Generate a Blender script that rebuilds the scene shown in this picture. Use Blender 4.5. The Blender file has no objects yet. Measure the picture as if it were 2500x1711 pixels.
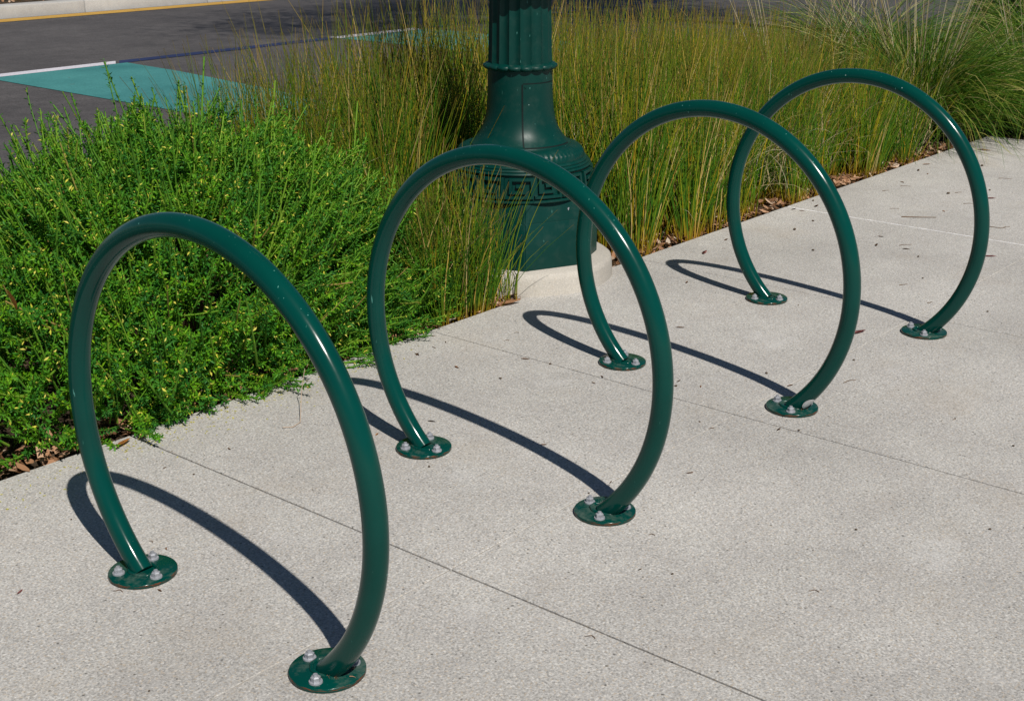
import bpy, bmesh, math, random
import numpy as np
from mathutils import Vector, Matrix
random.seed(7); rng = np.random.default_rng(7)
scn = bpy.context.scene
R = math.radians

# ------------------------------------------------------------------ camera
CAM_H = 1.427; FPX = 3291.33; PW, PH = 2500, 1711
PIT, YAW, ROLL = R(19.03), R(49.82), R(-0.12)
fw = Vector((math.sin(YAW)*math.cos(PIT), math.cos(YAW)*math.cos(PIT), -math.sin(PIT)))
rt = Vector((math.cos(YAW), -math.sin(YAW), 0)); up = rt.cross(fw)
c_, s_ = math.cos(ROLL), math.sin(ROLL)
rt, up = c_*rt + s_*up, -s_*rt + c_*up
cd = bpy.data.cameras.new('camera'); cam = bpy.data.objects.new('camera', cd); scn.collection.objects.link(cam)
cd.sensor_width = 36; cd.lens = FPX/PW*36; cd.clip_start = .05; cd.clip_end = 3000
M = Matrix((rt, up, -fw)).transposed().to_4x4(); M.translation = (0, 0, CAM_H); cam.matrix_world = M
scn.camera = cam
def gpx(x, y, z=0.0):
    """photo pixel -> point on the horizontal plane at height z"""
    d = fw + rt*((x-PW/2)/FPX) - up*((y-PH/2)/FPX)
    return Vector((0, 0, CAM_H)) + d*((z-CAM_H)/d.z)

# ------------------------------------------------------------------ sky, sun, exposure
SHAZ, SEL = R(65.1), R(50.33)
w = bpy.data.worlds.new('World'); scn.world = w; w.use_nodes = True
nt = w.node_tree; bg = nt.nodes['Background']
sky = nt.nodes.new('ShaderNodeTexSky'); sky.sky_type = 'NISHITA'; sky.sun_disc = False
sky.sun_elevation = SEL; sky.sun_rotation = math.atan2(-math.cos(SHAZ), -math.sin(SHAZ))
sky.air_density = .85; sky.dust_density = .15; sky.ozone_density = 2.0
nt.links.new(sky.outputs[0], bg.inputs[0]); bg.inputs[1].default_value = 0.05
sd = bpy.data.lights.new('sun', 'SUN'); sd.energy = 5.0; sd.angle = R(.53); sd.color = (1, .955, .88)
so = bpy.data.objects.new('sun', sd); scn.collection.objects.link(so)
ld = Vector((math.cos(SHAZ)*math.cos(SEL), math.sin(SHAZ)*math.cos(SEL), -math.sin(SEL)))
so.rotation_euler = ld.to_track_quat('-Z', 'Y').to_euler(); so.location = (-4, -8, 12)
vs = scn.view_settings; vs.view_transform = 'Standard'; vs.look = 'None'; vs.exposure = -0.08; vs.gamma = 1; vs.use_curve_mapping = False

# ------------------------------------------------------------------ helpers
col = scn.collection
def tag(o, label=None, cat=None, group=None, kind=None):
    for k, v in (('label', label), ('category', cat), ('group', group), ('kind', kind)):
        if v: o[k] = v
    return o
def link(name, me, mat=None, parent=None, loc=None):
    o = bpy.data.objects.new(name, me); col.objects.link(o)
    if mat is not None and me is not None:
        me.materials.clear()
        for m in (mat if isinstance(mat, (list, tuple)) else [mat]): me.materials.append(m)
    if parent: o.parent = parent
    if loc is not None: o.location = loc
    return o
def empty(name, loc, rz=0):
    o = bpy.data.objects.new(name, None); col.objects.link(o); o.location = loc; o.rotation_euler.z = rz; o.empty_display_size = .1
    return o
def smooth(me, ang=40):
    me.polygons.foreach_set('use_smooth', [True]*len(me.polygons))
    try: me.set_sharp_from_angle(angle=R(ang))
    except Exception: pass
def npmesh(name, V, F, attrs=None, sm=False):
    """V (n,3), F (m,k) arrays -> mesh, attrs: name -> point float array"""
    V = np.asarray(V, np.float32); F = np.asarray(F, np.int32); k = F.shape[1]
    me = bpy.data.meshes.new(name)
    me.vertices.add(len(V)); me.vertices.foreach_set('co', V.ravel())
    me.loops.add(F.size); me.loops.foreach_set('vertex_index', F.ravel())
    me.polygons.add(len(F)); me.polygons.foreach_set('loop_start', np.arange(0, F.size, k, dtype=np.int32))
    try: me.polygons.foreach_set('loop_total', np.full(len(F), k, np.int32))
    except Exception: pass
    if sm: me.polygons.foreach_set('use_smooth', np.ones(len(F), bool))
    for n, a in (attrs or {}).items():
        at = me.attributes.new(n, 'FLOAT', 'POINT'); at.data.foreach_set('value', np.asarray(a, np.float32).ravel())
    me.update(calc_edges=True); me.validate()
    return me
def bmmesh(name, bm, sm=None):
    bmesh.ops.recalc_face_normals(bm, faces=bm.faces)
    me = bpy.data.meshes.new(name); bm.to_mesh(me); bm.free()
    if sm: smooth(me, sm)
    return me
def box_bm(bm, x0, x1, y0, y1, z0, z1, bev=0, seg=1):
    r = bmesh.ops.create_cube(bm, size=1)
    for v in r['verts']:
        v.co = ((x0+x1)/2+v.co.x*(x1-x0), (y0+y1)/2+v.co.y*(y1-y0), (z0+z1)/2+v.co.z*(z1-z0))
    if bev:
        es = list({e for v in r['verts'] for e in v.link_edges})
        bmesh.ops.bevel(bm, geom=es, offset=bev, segments=seg, affect='EDGES', profile=.5)
def lathe(name, prof, n=64, rho=None, cap=True, sm=35):
    """prof [(r,z)], rho(theta, r, z) -> radius"""
    bm = bmesh.new(); rings = []
    for r, z in prof:
        ring = []
        for i in range(n):
            th = 2*math.pi*i/n; q = rho(th, r, z) if rho else r
            ring.append(bm.verts.new((q*math.cos(th), q*math.sin(th), z)))
        rings.append(ring)
    for a, b in zip(rings, rings[1:]):
        for i in range(n): bm.faces.new((a[i], a[(i+1) % n], b[(i+1) % n], b[i]))
    if cap: bm.faces.new(rings[0][::-1]); bm.faces.new(rings[-1])
    return bmmesh(name, bm, sm)
def tube(name, P, rad, n=20, sm=50, closed=False, cap=True):
    P = [Vector(p) for p in P]; bm = bmesh.new(); rings = []; N = len(P); ref = None
    for i, p in enumerate(P):
        t = (P[min(i+1, N-1)]-P[max(i-1, 0)]).normalized()
        if ref is None: ref = t.orthogonal().normalized()
        ref = (ref-t*ref.dot(t)).normalized(); b = t.cross(ref)
        r = rad[i] if hasattr(rad, '__len__') else rad
        rings.append([bm.verts.new(p+(ref*math.cos(2*math.pi*k/n)+b*math.sin(2*math.pi*k/n))*r) for k in range(n)])
    for a, b in zip(rings, rings[1:]):
        for k in range(n): bm.faces.new((a[k], a[(k+1) % n], b[(k+1) % n], b[k]))
    if cap: bm.faces.new(rings[0][::-1]); bm.faces.new(rings[-1])
    return bmmesh(name, bm, sm)

# ------------------------------------------------------------------ materials
class NT:
    def __init__(s, name):
        s.m = bpy.data.materials.new(name); s.m.use_nodes = True; s.t = s.m.node_tree
        s.b = s.t.nodes['Principled BSDF']; s.out = s.t.nodes['Material Output']
    def n(s, typ, **kw):
        nd = s.t.nodes.new(typ)
        for k, v in kw.items():
            if k.startswith('i_'): nd.inputs[k[2:].replace('_', ' ')].default_value = v
            else: setattr(nd, k, v)
        return nd
    def l(s, a, b): s.t.links.new(a, b)
    def coord(s, which='Object'): return s.n('ShaderNodeTexCoord').outputs[which]
    def pos(s): return s.n('ShaderNodeNewGeometry').outputs['Position']
    def noise(s, vec, scale, detail=3, rough=.55):
        q = s.n('ShaderNodeTexNoise'); q.inputs['Scale'].default_value = scale; q.inputs['Detail'].default_value = detail; q.inputs['Roughness'].default_value = rough
        s.l(vec, q.inputs['Vector']); return q.outputs['Fac']
    def ramp(s, fac, stops, interp='LINEAR'):
        q = s.n('ShaderNodeValToRGB'); e = q.color_ramp.elements; q.color_ramp.interpolation = interp
        while len(e) > 1: e.remove(e[-1])
        e[0].position = stops[0][0]; e[0].color = (*stops[0][1], 1) if len(stops[0][1]) == 3 else stops[0][1]
        for p, c in stops[1:]:
            k = e.new(p); k.color = (*c, 1) if len(c) == 3 else c
        s.l(fac, q.inputs['Fac']); return q.outputs['Color']
    def mix(s, fac, a, b, blend='MIX'):
        q = s.n('ShaderNodeMix', data_type='RGBA', blend_type=blend)
        for sock, v in ((q.inputs[0], fac), (q.inputs[6], a), (q.inputs[7], b)):
            if isinstance(v, (int, float)): sock.default_value = v
            elif isinstance(v, tuple): sock.default_value = (*v, 1)
            else: s.l(v, sock)
        return q.outputs[2]
    def math(s, op, a, b=0.0):
        q = s.n('ShaderNodeMath', operation=op)
        for i, v in enumerate((a, b)):
            if isinstance(v, (int, float)): q.inputs[i].default_value = v
            else: s.l(v, q.inputs[i])
        return q.outputs[0]
    def attr(s, name):
        q = s.n('ShaderNodeAttribute'); q.attribute_name = name; return q.outputs['Fac']
    def bump(s, h, strength=.3, dist=.002):
        q = s.n('ShaderNodeBump'); q.inputs['Strength'].default_value = strength; q.inputs['Distance'].default_value = dist
        s.l(h, q.inputs['Height']); s.l(q.outputs[0], s.b.inputs['Normal'])
    def base(s, c):
        if isinstance(c, tuple): s.b.inputs['Base Color'].default_value = (*c, 1)
        else: s.l(c, s.b.inputs['Base Color'])
    def rough(s, r, spec=.5):
        if isinstance(r, (int, float)): s.b.inputs['Roughness'].default_value = r
        else: s.l(r, s.b.inputs['Roughness'])
        s.b.inputs['Specular IOR Level'].default_value = spec
def g3(v): return (v, v, v)

def concrete(name, tint=(1, 1, 1), lo=.37, hi=.49, speck=1.0, stain=.3):
    m = NT(name); p = m.pos()
    big = m.noise(p, .9, 5, .6); mid = m.noise(p, 6, 4, .6); fine = m.noise(p, 190, 2, .7); vf = m.noise(p, 420, 1, .5)
    c = m.ramp(big, [(.3, tuple(lo*t for t in tint)), (.7, tuple(hi*t for t in tint))])
    c = m.mix(m.ramp(mid, [(.38, g3(1)), (.62, g3(0))]), c, m.mix(1.0, c, (.93, .925, .93), 'MULTIPLY'))
    # sand grains
    c = m.mix(.8*speck, c, m.mix(1.0, c, m.ramp(fine, [(.27, g3(.35)), (.42, g3(.86)), (.56, g3(1.06)), (.72, g3(1.5))]), 'MULTIPLY'))
    gv = m.n('ShaderNodeTexVoronoi'); gv.inputs['Scale'].default_value = 230; m.l(p, gv.inputs['Vector'])
    c = m.mix(.42*speck, c, m.mix(1.0, c, m.ramp(gv.outputs['Color'], [(.18, g3(.42)), (.36, g3(.88)), (.55, g3(1.02)), (.72, g3(1.16)), (.85, g3(1.6))]), 'MULTIPLY'))
    tan = m.ramp(m.noise(p, 150, 1), [(.58, g3(0)), (.68, g3(1))])
    c = m.mix(m.math('MULTIPLY', tan, .35*speck), c, (.50, .37, .22))
    vor = m.n('ShaderNodeTexVoronoi'); vor.inputs['Scale'].default_value = 80; m.l(p, vor.inputs['Vector'])
    rnd = m.ramp(vor.outputs['Color'], [(.80, g3(0)), (.84, g3(1))])
    dot = m.ramp(vor.outputs['Distance'], [(.16, g3(1)), (.28, g3(0))])
    c = m.mix(m.math('MULTIPLY', m.math('MULTIPLY', dot, rnd), .8*speck), c, (.07, .065, .06))
    # pale mineral blooms and faint brown stains
    c = m.mix(m.math('MULTIPLY', m.ramp(m.noise(p, 3.1, 6, .7), [(.60, g3(0)), (.74, g3(1))]), .35), c, (.60, .59, .58))
    c = m.mix(m.math('MULTIPLY', m.ramp(m.noise(p, 2.3, 6, .65), [(.56, g3(0)), (.76, g3(1))]), stain), c, (.34, .28, .21))
    m.base(c); m.rough(.85, .35)
    m.bump(m.math('ADD', m.math('MULTIPLY', fine, .6), vf), .16, .0010)
    return m.m
M_CONC = concrete('pavement_concrete', (1.0, .968, .915))
M_FOOT = concrete('footing_concrete', (1.04, .97, .86), .36, .52, .35, .75)
M_KERB = concrete('kerb_concrete', (1, .975, .93), .40, .50, .5)
def plain(name, c, r=.6, spec=.4, var=0, scale=20):
    m = NT(name)
    if var:
        p = m.coord('Object'); n = m.noise(p, scale, 4)
        m.base(m.ramp(n, [(.3, tuple(x*(1-var) for x in c)), (.7, tuple(x*(1+var) for x in c))]))
    else: m.base(c)
    m.rough(r, spec); return m.m
def joint_mat(name, a, b):
    m = NT(name); p = m.pos(); m.base(m.ramp(m.noise(p, 25, 5, .7), [(.4, a), (.62, b)])); m.rough(.95, .2); return m.m
M_JDARK = joint_mat('joint_dirt', (.035, .03, .025), (.12, .10, .075))
M_JPALE = joint_mat('joint_mortar', (.30, .275, .24), (.45, .43, .40))
M_JWHITE = joint_mat('joint_white', (.56, .55, .55), (.78, .78, .80))

m = NT('asphalt'); p = m.pos()
a1 = m.noise(p, 90, 3, .7); a2 = m.noise(p, 1.2, 5); a3 = m.noise(p, 9, 4)
c = m.ramp(a2, [(.3, (.055, .050, .050)), (.7, (.083, .076, .075))])
c = m.mix(1.0, c, m.ramp(a1, [(.3, g3(.6)), (.5, g3(1)), (.72, g3(1.7))]), 'MULTIPLY')
c = m.mix(1.0, c, m.ramp(a3, [(.3, g3(.85)), (.7, g3(1.12))]), 'MULTIPLY')
m.base(c); m.rough(.8, .4); m.bump(a1, .5, .003); M_ASPH = m.m
def paint_ground(name, c1, c2, wear=.62, under=(.08, .075, .075)):
    m = NT(name); p = m.pos(); n = m.noise(p, 2.0, 5); f = m.noise(p, 60, 3, .7); k = m.noise(p, 8, 6, .7)
    c = m.ramp(n, [(.3, c1), (.7, c2)]); c = m.mix(1.0, c, m.ramp(f, [(.3, g3(.75)), (.6, g3(1.08))]), 'MULTIPLY')
    c = m.mix(m.ramp(k, [(wear, g3(0)), (wear+.05, g3(.8))]), c, under); m.base(c); m.rough(.75, .3); return m.m
M_GREEN = paint_ground('green_road_paint', (.034, .165, .165), (.060, .235, .228), .66)
M_WHITE = paint_ground('white_road_paint', (.50, .48, .54), (.62, .60, .64), .74)
M_BLUE = paint_ground('navy_road_paint', (.012, .020, .065), (.020, .032, .095), .8)
M_YELL = paint_ground('yellow_road_paint', (.42, .24, .045), (.50, .30, .06), .74)
m = NT('soil'); p = m.pos(); n = m.noise(p, 40, 5, .7)
m.base(m.ramp(n, [(.3, (.022, .015, .010)), (.55, (.07, .048, .03)), (.75, (.16, .11, .07))])); m.rough(.95, .2); m.bump(n, .8, .02); M_SOIL = m.m

def green_paint(name, scratches=True, rust=False, dusty=0.0, r0=.13, r1=.21, spec=.24, dk=1.0):
    m = NT(name); p = m.coord('Object')
    n = m.noise(p, 5, 4); c = m.ramp(n, [(.3, (.0003, .039*dk, .031*dk)), (.7, (.0004, .050*dk, .040*dk))])
    rgh = m.ramp(m.noise(p, 14, 4), [(.3, g3(r0)), (.7, g3(r1))])
    if scratches:
        mp = m.n('ShaderNodeMapping'); mp.inputs['Scale'].default_value = (60, 60, 9); mp.inputs['Rotation'].default_value = (.3, .2, .5); m.l(p, mp.inputs[0])
        s1 = m.noise(mp.outputs[0], 3.2, 2, .4); msk = m.noise(p, 7, 3)
        sc = m.math('MULTIPLY', m.ramp(s1, [(.745, g3(0)), (.765, g3(1))]), m.ramp(msk, [(.5, g3(0)), (.58, g3(1))]))
        c = m.mix(m.math('MULTIPLY', sc, .75), c, (.14, .42, .36))
        v = m.n('ShaderNodeTexVoronoi'); v.inputs['Scale'].default_value = 30; m.l(p, v.inputs['Vector'])
        fl = m.math('MULTIPLY', m.ramp(v.outputs['Distance'], [(.035, g3(1)), (.06, g3(0))]), m.ramp(v.outputs['Color'], [(.84, g3(0)), (.86, g3(1))]))
        c = m.mix(m.math('MULTIPLY', fl, .7), c, (.45, .62, .58))
    if dusty:
        d = m.ramp(m.noise(p, 22, 5, .7), [(.5, g3(0)), (.75, g3(1))])
        c = m.mix(m.math('MULTIPLY', d, dusty), c, (.20, .22, .18)); rgh = m.mix(m.math('MULTIPLY', d, .5), rgh, (.7, .7, .7))
    if rust:
        r = m.ramp(m.noise(m.coord('Generated'), 4.5, 5, .7), [(.52, g3(0)), (.56, g3(1))])
        c = m.mix(r, c, m.ramp(m.noise(p, 120, 3), [(.3, (.06, .016, .008)), (.7, (.19, .055, .022))]))
        rgh = m.mix(r, rgh, (.85, .85, .85))
    m.base(c); m.l(rgh, m.b.inputs['Roughness']); m.b.inputs['Specular IOR Level'].default_value = spec
    m.bump(m.noise(p, 26, 3), .05, .004)
    return m.m
M_HOOP = green_paint('green_hoop_paint')
M_PLATE = green_paint('green_plate_paint', True, False, .35)
M_RIM = green_paint('plate_rim_paint', False, True)
M_POST = green_paint('lamp_post_paint', True, False, .04, .34, .44, .22, .74)
M_GALV = plain('galvanised_steel', (.36, .37, .40), .42, .5, .2, 160); M_GALV.node_tree.nodes['Principled BSDF'].inputs['Metallic'].default_value = .35
M_CHIP = plain('white_sticker', (.62, .62, .62), .5, .4, .2, 60)
M_GLASS = plain('lantern_glass', (.8, .8, .76), .35, .5)

def leafmat(name, stops, tr=.35, rough=.45, tipstops=None):
    m = NT(name); rn = m.attr('rnd'); c = m.ramp(rn, stops)
    if tipstops:
        tc = m.ramp(m.attr('t'), tipstops); a = m.n('ShaderNodeValToRGB')
        # colour ramps carry their own alpha as the blend amount
        q = tc.node; c = m.mix(q.outputs['Alpha'], c, tc)
    m.base(c); m.rough(rough, .18)
    if tr:
        t = m.n('ShaderNodeBsdfTranslucent'); m.l(m.mix(1.0, c, (1.25, 1.3, .55), 'MULTIPLY'), t.inputs[0])
        x = m.n('ShaderNodeMixShader'); x.inputs[0].default_value = tr
        m.l(m.b.outputs[0], x.inputs[1]); m.l(t.outputs[0], x.inputs[2]); m.l(x.outputs[0], m.out.inputs[0])
    return m.m
M_BUSH = leafmat('shrub_leaf', [(0, (.018, .105, .022)), (.35, (.050, .205, .020)), (.7, (.125, .330, .012)), (.90, (.25, .43, .014)), (.925, (.60, .56, .05)), (1, (.74, .66, .14))], .30)
M_BSTEM = leafmat('shrub_stem', [(0, (.06, .17, .018)), (.6, (.11, .25, .02)), (.93, (.18, .30, .03)), (1, (.26, .18, .06))], 0, .55)
M_RUSH = leafmat('rush_stem', [(0, (.028, .105, .008)), (.30, (.075, .185, .010)), (.55, (.165, .240, .010)), (.74, (.34, .30, .014)), (.90, (.52, .34, .022)), (1, (.60, .48, .22))], .12, .5,
    [(0, (.34, .15, .012, .95)), (.10, (.38, .20, .015, .6)), (.22, (.2, .16, .02, 0)), (.80, (.2, .16, .03, 0)), (.95, (.24, .14, .035, .5)), (1, (.20, .11, .04, .8))])
M_DEER = leafmat('fountain_grass_blade', [(0, (.020, .070, .010)), (.45, (.060, .145, .012)), (.75, (.15, .225, .022)), (.9, (.36, .33, .09)), (1, (.52, .44, .22))], .25, .5)
M_STALK = leafmat('dry_stalk', [(0, (.26, .20, .08)), (.6, (.40, .33, .18)), (1, (.50, .45, .32))], .1, .6)
M_LITTER = leafmat('leaf_litter', [(0, (.05, .03, .02)), (.3, (.20, .10, .05)), (.6, (.38, .20, .11)), (.85, (.52, .33, .21)), (1, (.55, .45, .36))], .15, .6)
M_TLEAF = leafmat('tree_leaf', [(0, (.04, .075, .03)), (1, (.09, .13, .05))], .2)
M_BARK = plain('bark', (.32, .27, .22), .85, .2, .35, 6)
M_TWIG = plain('twig_bark', (.16, .10, .06), .8, .2, .3, 60)

# ------------------------------------------------------------------ setting
ZR = -0.15; EDGE = 3.015; KERB0, KERB1 = 4.85, 5.0
def sheet(name, x0, x1, y0, y1, z, mat, parent=None, kind='structure', nx=1, ny=1, wob=0):
    bm = bmesh.new(); vs = [[bm.verts.new((x0+(x1-x0)*i/nx, y0+(y1-y0)*j/ny, z+(random.uniform(-wob, wob) if wob else 0))) for j in range(ny+1)] for i in range(nx+1)]
    for i in range(nx):
        for j in range(ny): bm.faces.new((vs[i][j], vs[i+1][j], vs[i+1][j+1], vs[i][j+1]))
    o = link(name, bmmesh(name, bm), mat, parent)
    if kind: o['kind'] = kind
    return o
sheet('ground', -900, 900, -900, 900, ZR-.30, M_SOIL)
road = sheet('road', -300, 500, KERB1, 17.4, ZR, M_ASPH); tag(road, 'dark worn asphalt street beyond the planting bed', 'road')
# painted bike lane blocks with a dashed edge line, yellow line at the far kerb
YL = 11.18
def block(name, pts, mat, label, cat):
    bm = bmesh.new(); f = bm.faces.new([bm.verts.new((x, y, ZR+.004)) for x, y in pts])
    o = link(name, bmmesh(name, bm), mat); tag(o, label, cat, None, 'structure'); return o
block('green_lane_block', [(6.03, 7.3), (6.95, 7.3), (7.25, 8.8), (7.45, 10.2), (7.52, YL-.085), (6.10, YL-.085)], M_GREEN, 'teal painted bike lane block behind the green shrub', 'road marking')
block('green_lane_block', [(10.2, 7.3), (11.5, 7.3), (11.62, YL-.085), (10.25, YL-.085)], M_GREEN, 'teal painted bike lane block glimpsed through the rushes by the lamp post', 'road marking')
for k, (a, b) in enumerate([(5.2, 7.52), (10.25, 11.62)]):
    lab = ['white dash of the lane edge line along the teal block behind the shrub', 'white dash of the lane edge line beside the lamp post rushes'][k]
    block('white_line', [(a, YL-.08), (b-.12, YL-.08), (b, YL+.10), (a, YL+.10)], M_WHITE, lab, 'road marking')
for k, (a, b) in enumerate([(7.56, 10.2), (11.67, 22)]):
    block('navy_line', [(a-.12, YL-.08), (b, YL-.08), (b, YL+.10), (a, YL+.10)], M_BLUE, ['navy painted line joining the two teal blocks', 'navy painted line behind the tall rushes'][k], 'road marking')
block('yellow_line', [(-60, 15.68), (120, 15.68), (120, 16.02), (-60, 16.02)], M_YELL, 'worn yellow line along the far kerb', 'road marking')
# far kerb in cast lengths, planted median behind
kerb = empty('far_kerb', (0, 16.1, ZR)); tag(kerb, 'pale concrete kerb along the far side of the street', 'kerb', None, 'structure')
bm = bmesh.new(); box_bm(bm, .004, 1.996, 0, .32, -.1, .155, .02, 2); kme = bmmesh('kerb_length', bm, 40)
for i in range(-6, 18): link('kerb_length', kme, M_KERB, kerb, (2*i+.35, 0, 0))
sheet('median_soil', -60, 160, 16.42, 30, .01-.03, M_SOIL)
# near kerb behind the bed
nk = empty('near_kerb', (0, KERB0, ZR)); tag(nk, 'concrete kerb between the planting bed and the street', 'kerb', None, 'structure')
bm = bmesh.new(); box_bm(bm, .004, 1.996, 0, KERB1-KERB0, -.1, .15, .015, 2); kme2 = bmmesh('near_kerb_length', bm, 40)
for i in range(-4, 14): link('kerb_length', kme2, M_KERB, nk, (2*i, 0, 0))
bed = sheet('planting_bed', -12, 40, EDGE, KERB0, -.035, M_SOIL, nx=180, ny=16, wob=.014)
tag(bed, 'brown soil bed littered with dry leaves beside the pavement', 'soil')
sheet('planting_bed_corner', 8.02, 40, 1.83, EDGE, -.035, M_SOIL, nx=90, ny=12, wob=.014)
# pavement: slabs with saw-cut joints
XJ = [1.943-1.2*k for k in range(8, 0, -1)]+[1.943, 3.142, 4.355, 5.570, 6.79, 8.01, 9.22, 10.43, 11.64, 12.85, 14.06]
YJ = [-5.4, -4.2, -3.0, -1.8, -.58, .62, 1.8193, EDGE]
pave = sheet('pavement', -300, 300, -300, EDGE-.03, -.075, M_CONC); tag(pave, 'pale concrete pavement with saw cut joints', 'pavement')
def slab_mesh(w, d, bev):
    bm = bmesh.new(); box_bm(bm, 0, w, 0, d, -.07, 0, bev, 1); return bmmesh('slab', bm)
for i in range(len(XJ)-1):
    for j in range(len(YJ)-1):
        if XJ[i] > 8 and j == len(YJ)-2: continue
        gx = .0030 if abs(XJ[i]-5.57) > .01 else .007; gx1 = .0030 if abs(XJ[i+1]-5.57) > .01 else .007
        last = j == len(YJ)-2
        o = link('slab', slab_mesh(XJ[i+1]-XJ[i]-gx-gx1, YJ[j+1]-YJ[j]-(.0012 if last else .0024), .0016), M_CONC, pave, (XJ[i]+gx, YJ[j]+.0012, 0))
def filler(x0, x1, y0, y1, z, mat):
    bm = bmesh.new(); box_bm(bm, x0, x1, y0, y1, -.06, z); link('joint_filler', bmmesh('joint_filler', bm), mat, pave)
for x in XJ[1:-1]:
    wq = .0075 if abs(x-5.57) < .01 else .0034
    filler(x-wq, x+wq, -5.4, 1.819 if x > 8 else EDGE-.003, -.002 if wq > .005 else -.010, M_JWHITE if wq > .005 else M_JDARK)
for y in YJ[1:-1]:
    for i in range(len(XJ)-1): filler(XJ[i]+.009, XJ[i+1]-.009, y-.0022, y+.0022, -.0012, M_JPALE)

# ------------------------------------------------------------------ bike racks
RX, RZ, HC, RT = .4605, .4705, .3595, .0240
PLR, PLT = .0745, .0095
def bolt_mesh():
    bm = bmesh.new()
    bmesh.ops.create_cone(bm, cap_ends=True, segments=24, radius1=.0135, radius2=.0130, depth=.003, matrix=Matrix.Translation((0, 0, .0015)))
    bmesh.ops.create_cone(bm, cap_ends=True, segments=6, radius1=.0098, radius2=.0098, depth=.0085, matrix=Matrix.Translation((0, 0, .0072)))
    bmesh.ops.create_cone(bm, cap_ends=True, segments=6, radius1=.0098, radius2=.0070, depth=.0018, matrix=Matrix.Translation((0, 0, .01235)))
    bmesh.ops.create_cone(bm, cap_ends=True, segments=14, radius1=.0050, radius2=.0044, depth=.0045, matrix=Matrix.Translation((0, 0, .0150)))
    return bmmesh('bolt', bm, 30)
BOLT = bolt_mesh()
PLATE = lathe('base_plate', [(PLR-.001, .0), (PLR, .0015), (PLR, PLT-.002), (PLR-.0007, PLT-.0007), (PLR-.002, PLT), (.02, PLT)], 64, None, True, 40)
def rack(idx, cx, cy, a, lean, label):
    e = empty('bike_rack', (cx, cy, 0), a); tag(e, label, 'bike rack', 'green hoop bike racks in a row on the pavement')
    t0 = math.asin(-(HC-.004)/RZ)
    pts = []
    N = 120
    for i in range(N+1):
        T = t0+(math.pi-2*t0)*i/N; z = HC+RZ*math.sin(T); pts.append((RX*math.cos(T), lean*z, z))
    link('hoop', tube('hoop', pts, RT, 32), M_HOOP, e)
    half = RX*math.cos(t0)
    for sg in (-1, 1):
        me = PLATE.copy(); me.materials.clear(); me.materials.append(M_PLATE); me.materials.append(M_RIM)
        for p in me.polygons:
            if abs(p.normal.z) < .5: p.material_index = 1
        pl = bpy.data.objects.new('base_plate', me); col.objects.link(pl); pl.parent = e; pl.location = (sg*half, 0, .0005); pl.rotation_euler.z = random.uniform(0, 6)
        rz = pl.rotation_euler.z
        for k in range(3):
            wa = (R(85) if sg > 0 else R(148))+k*2*math.pi/3+random.uniform(-.08, .08)-a-rz
            b = link('bolt', BOLT, M_GALV, pl, (.0515*math.cos(wa), .0515*math.sin(wa), PLT)); b.rotation_euler.z = random.uniform(0, 6)
        # weld bead round the slanting tube foot
        sl = 1/math.sin(math.acos(min(1, HC/RZ))) if HC < RZ else 1
        ex = RT/ (HC/RZ) ; wp = []
        tx = math.tan(math.asin(.64))
        for k in range(41):
            q = 2*math.pi*k/40; wob = 1+.03*math.sin(9*q+sg)
            xx, yy = (RT+.0035)*1.30*wob*math.cos(q), (RT+.0035)*wob*math.sin(q)
            wx, wy = xx*math.cos(-rz)-yy*math.sin(-rz), xx*math.sin(-rz)+yy*math.cos(-rz); wp.append((wx, wy, PLT+.0005))
        link('weld_bead', tube('weld_bead', wp, .0042, 8, cap=False), M_PLATE, pl)
    return e
racks = [(1.4911, 2.0227, -1.5834, -.0223, 'green hoop bike rack closest to the leafy shrub, rust on its plate rims'),
         (2.3904, 2.0281, -1.5762, -.0199, 'second green hoop bike rack, its arch crossing before the lamp post base'),
         (3.2876, 2.0207, -1.5784, -.0094, 'third green hoop bike rack with a white sticker at its foot'),
         (4.1869, 2.0218, -1.5758, -.0154, 'green hoop bike rack at the end of the row beside the fountain grass')]
RK = [rack(i, *r) for i, r in enumerate(racks)]
# torn white sticker wrapped round the foot of the third rack
def sticker(e, T0, T1, ph0, ph1, lean):
    bm = bmesh.new(); n, k = 8, 8; g = []
    for i in range(n+1):
        T = T0+(T1-T0)*i/n; row = []
        for j in range(k+1):
            f = (j/k-.5)*2; sh = .5*math.sqrt(max(.02, 1-(2*i/n-1)**2))*2
            ph = (ph0+ph1)/2+(ph1-ph0)/2*f*sh; rr = RT+.0009
            cxx, czz = math.cos(T), math.sin(T)
            row.append(bm.verts.new(((RX+rr*math.cos(ph))*cxx, lean*(HC+RZ*czz)+rr*math.sin(ph), HC+(RZ+rr*math.cos(ph))*czz)))
        g.append(row)
    for i in range(n):
        for j in range(k): bm.faces.new((g[i][j], g[i+1][j], g[i+1][j+1], g[i][j+1]))
    link('sticker', bmmesh('sticker', bm, 60), M_CHIP, e)
sticker(RK[2], R(-44.5), R(-39), R(-62), R(10), -.0094)

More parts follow.
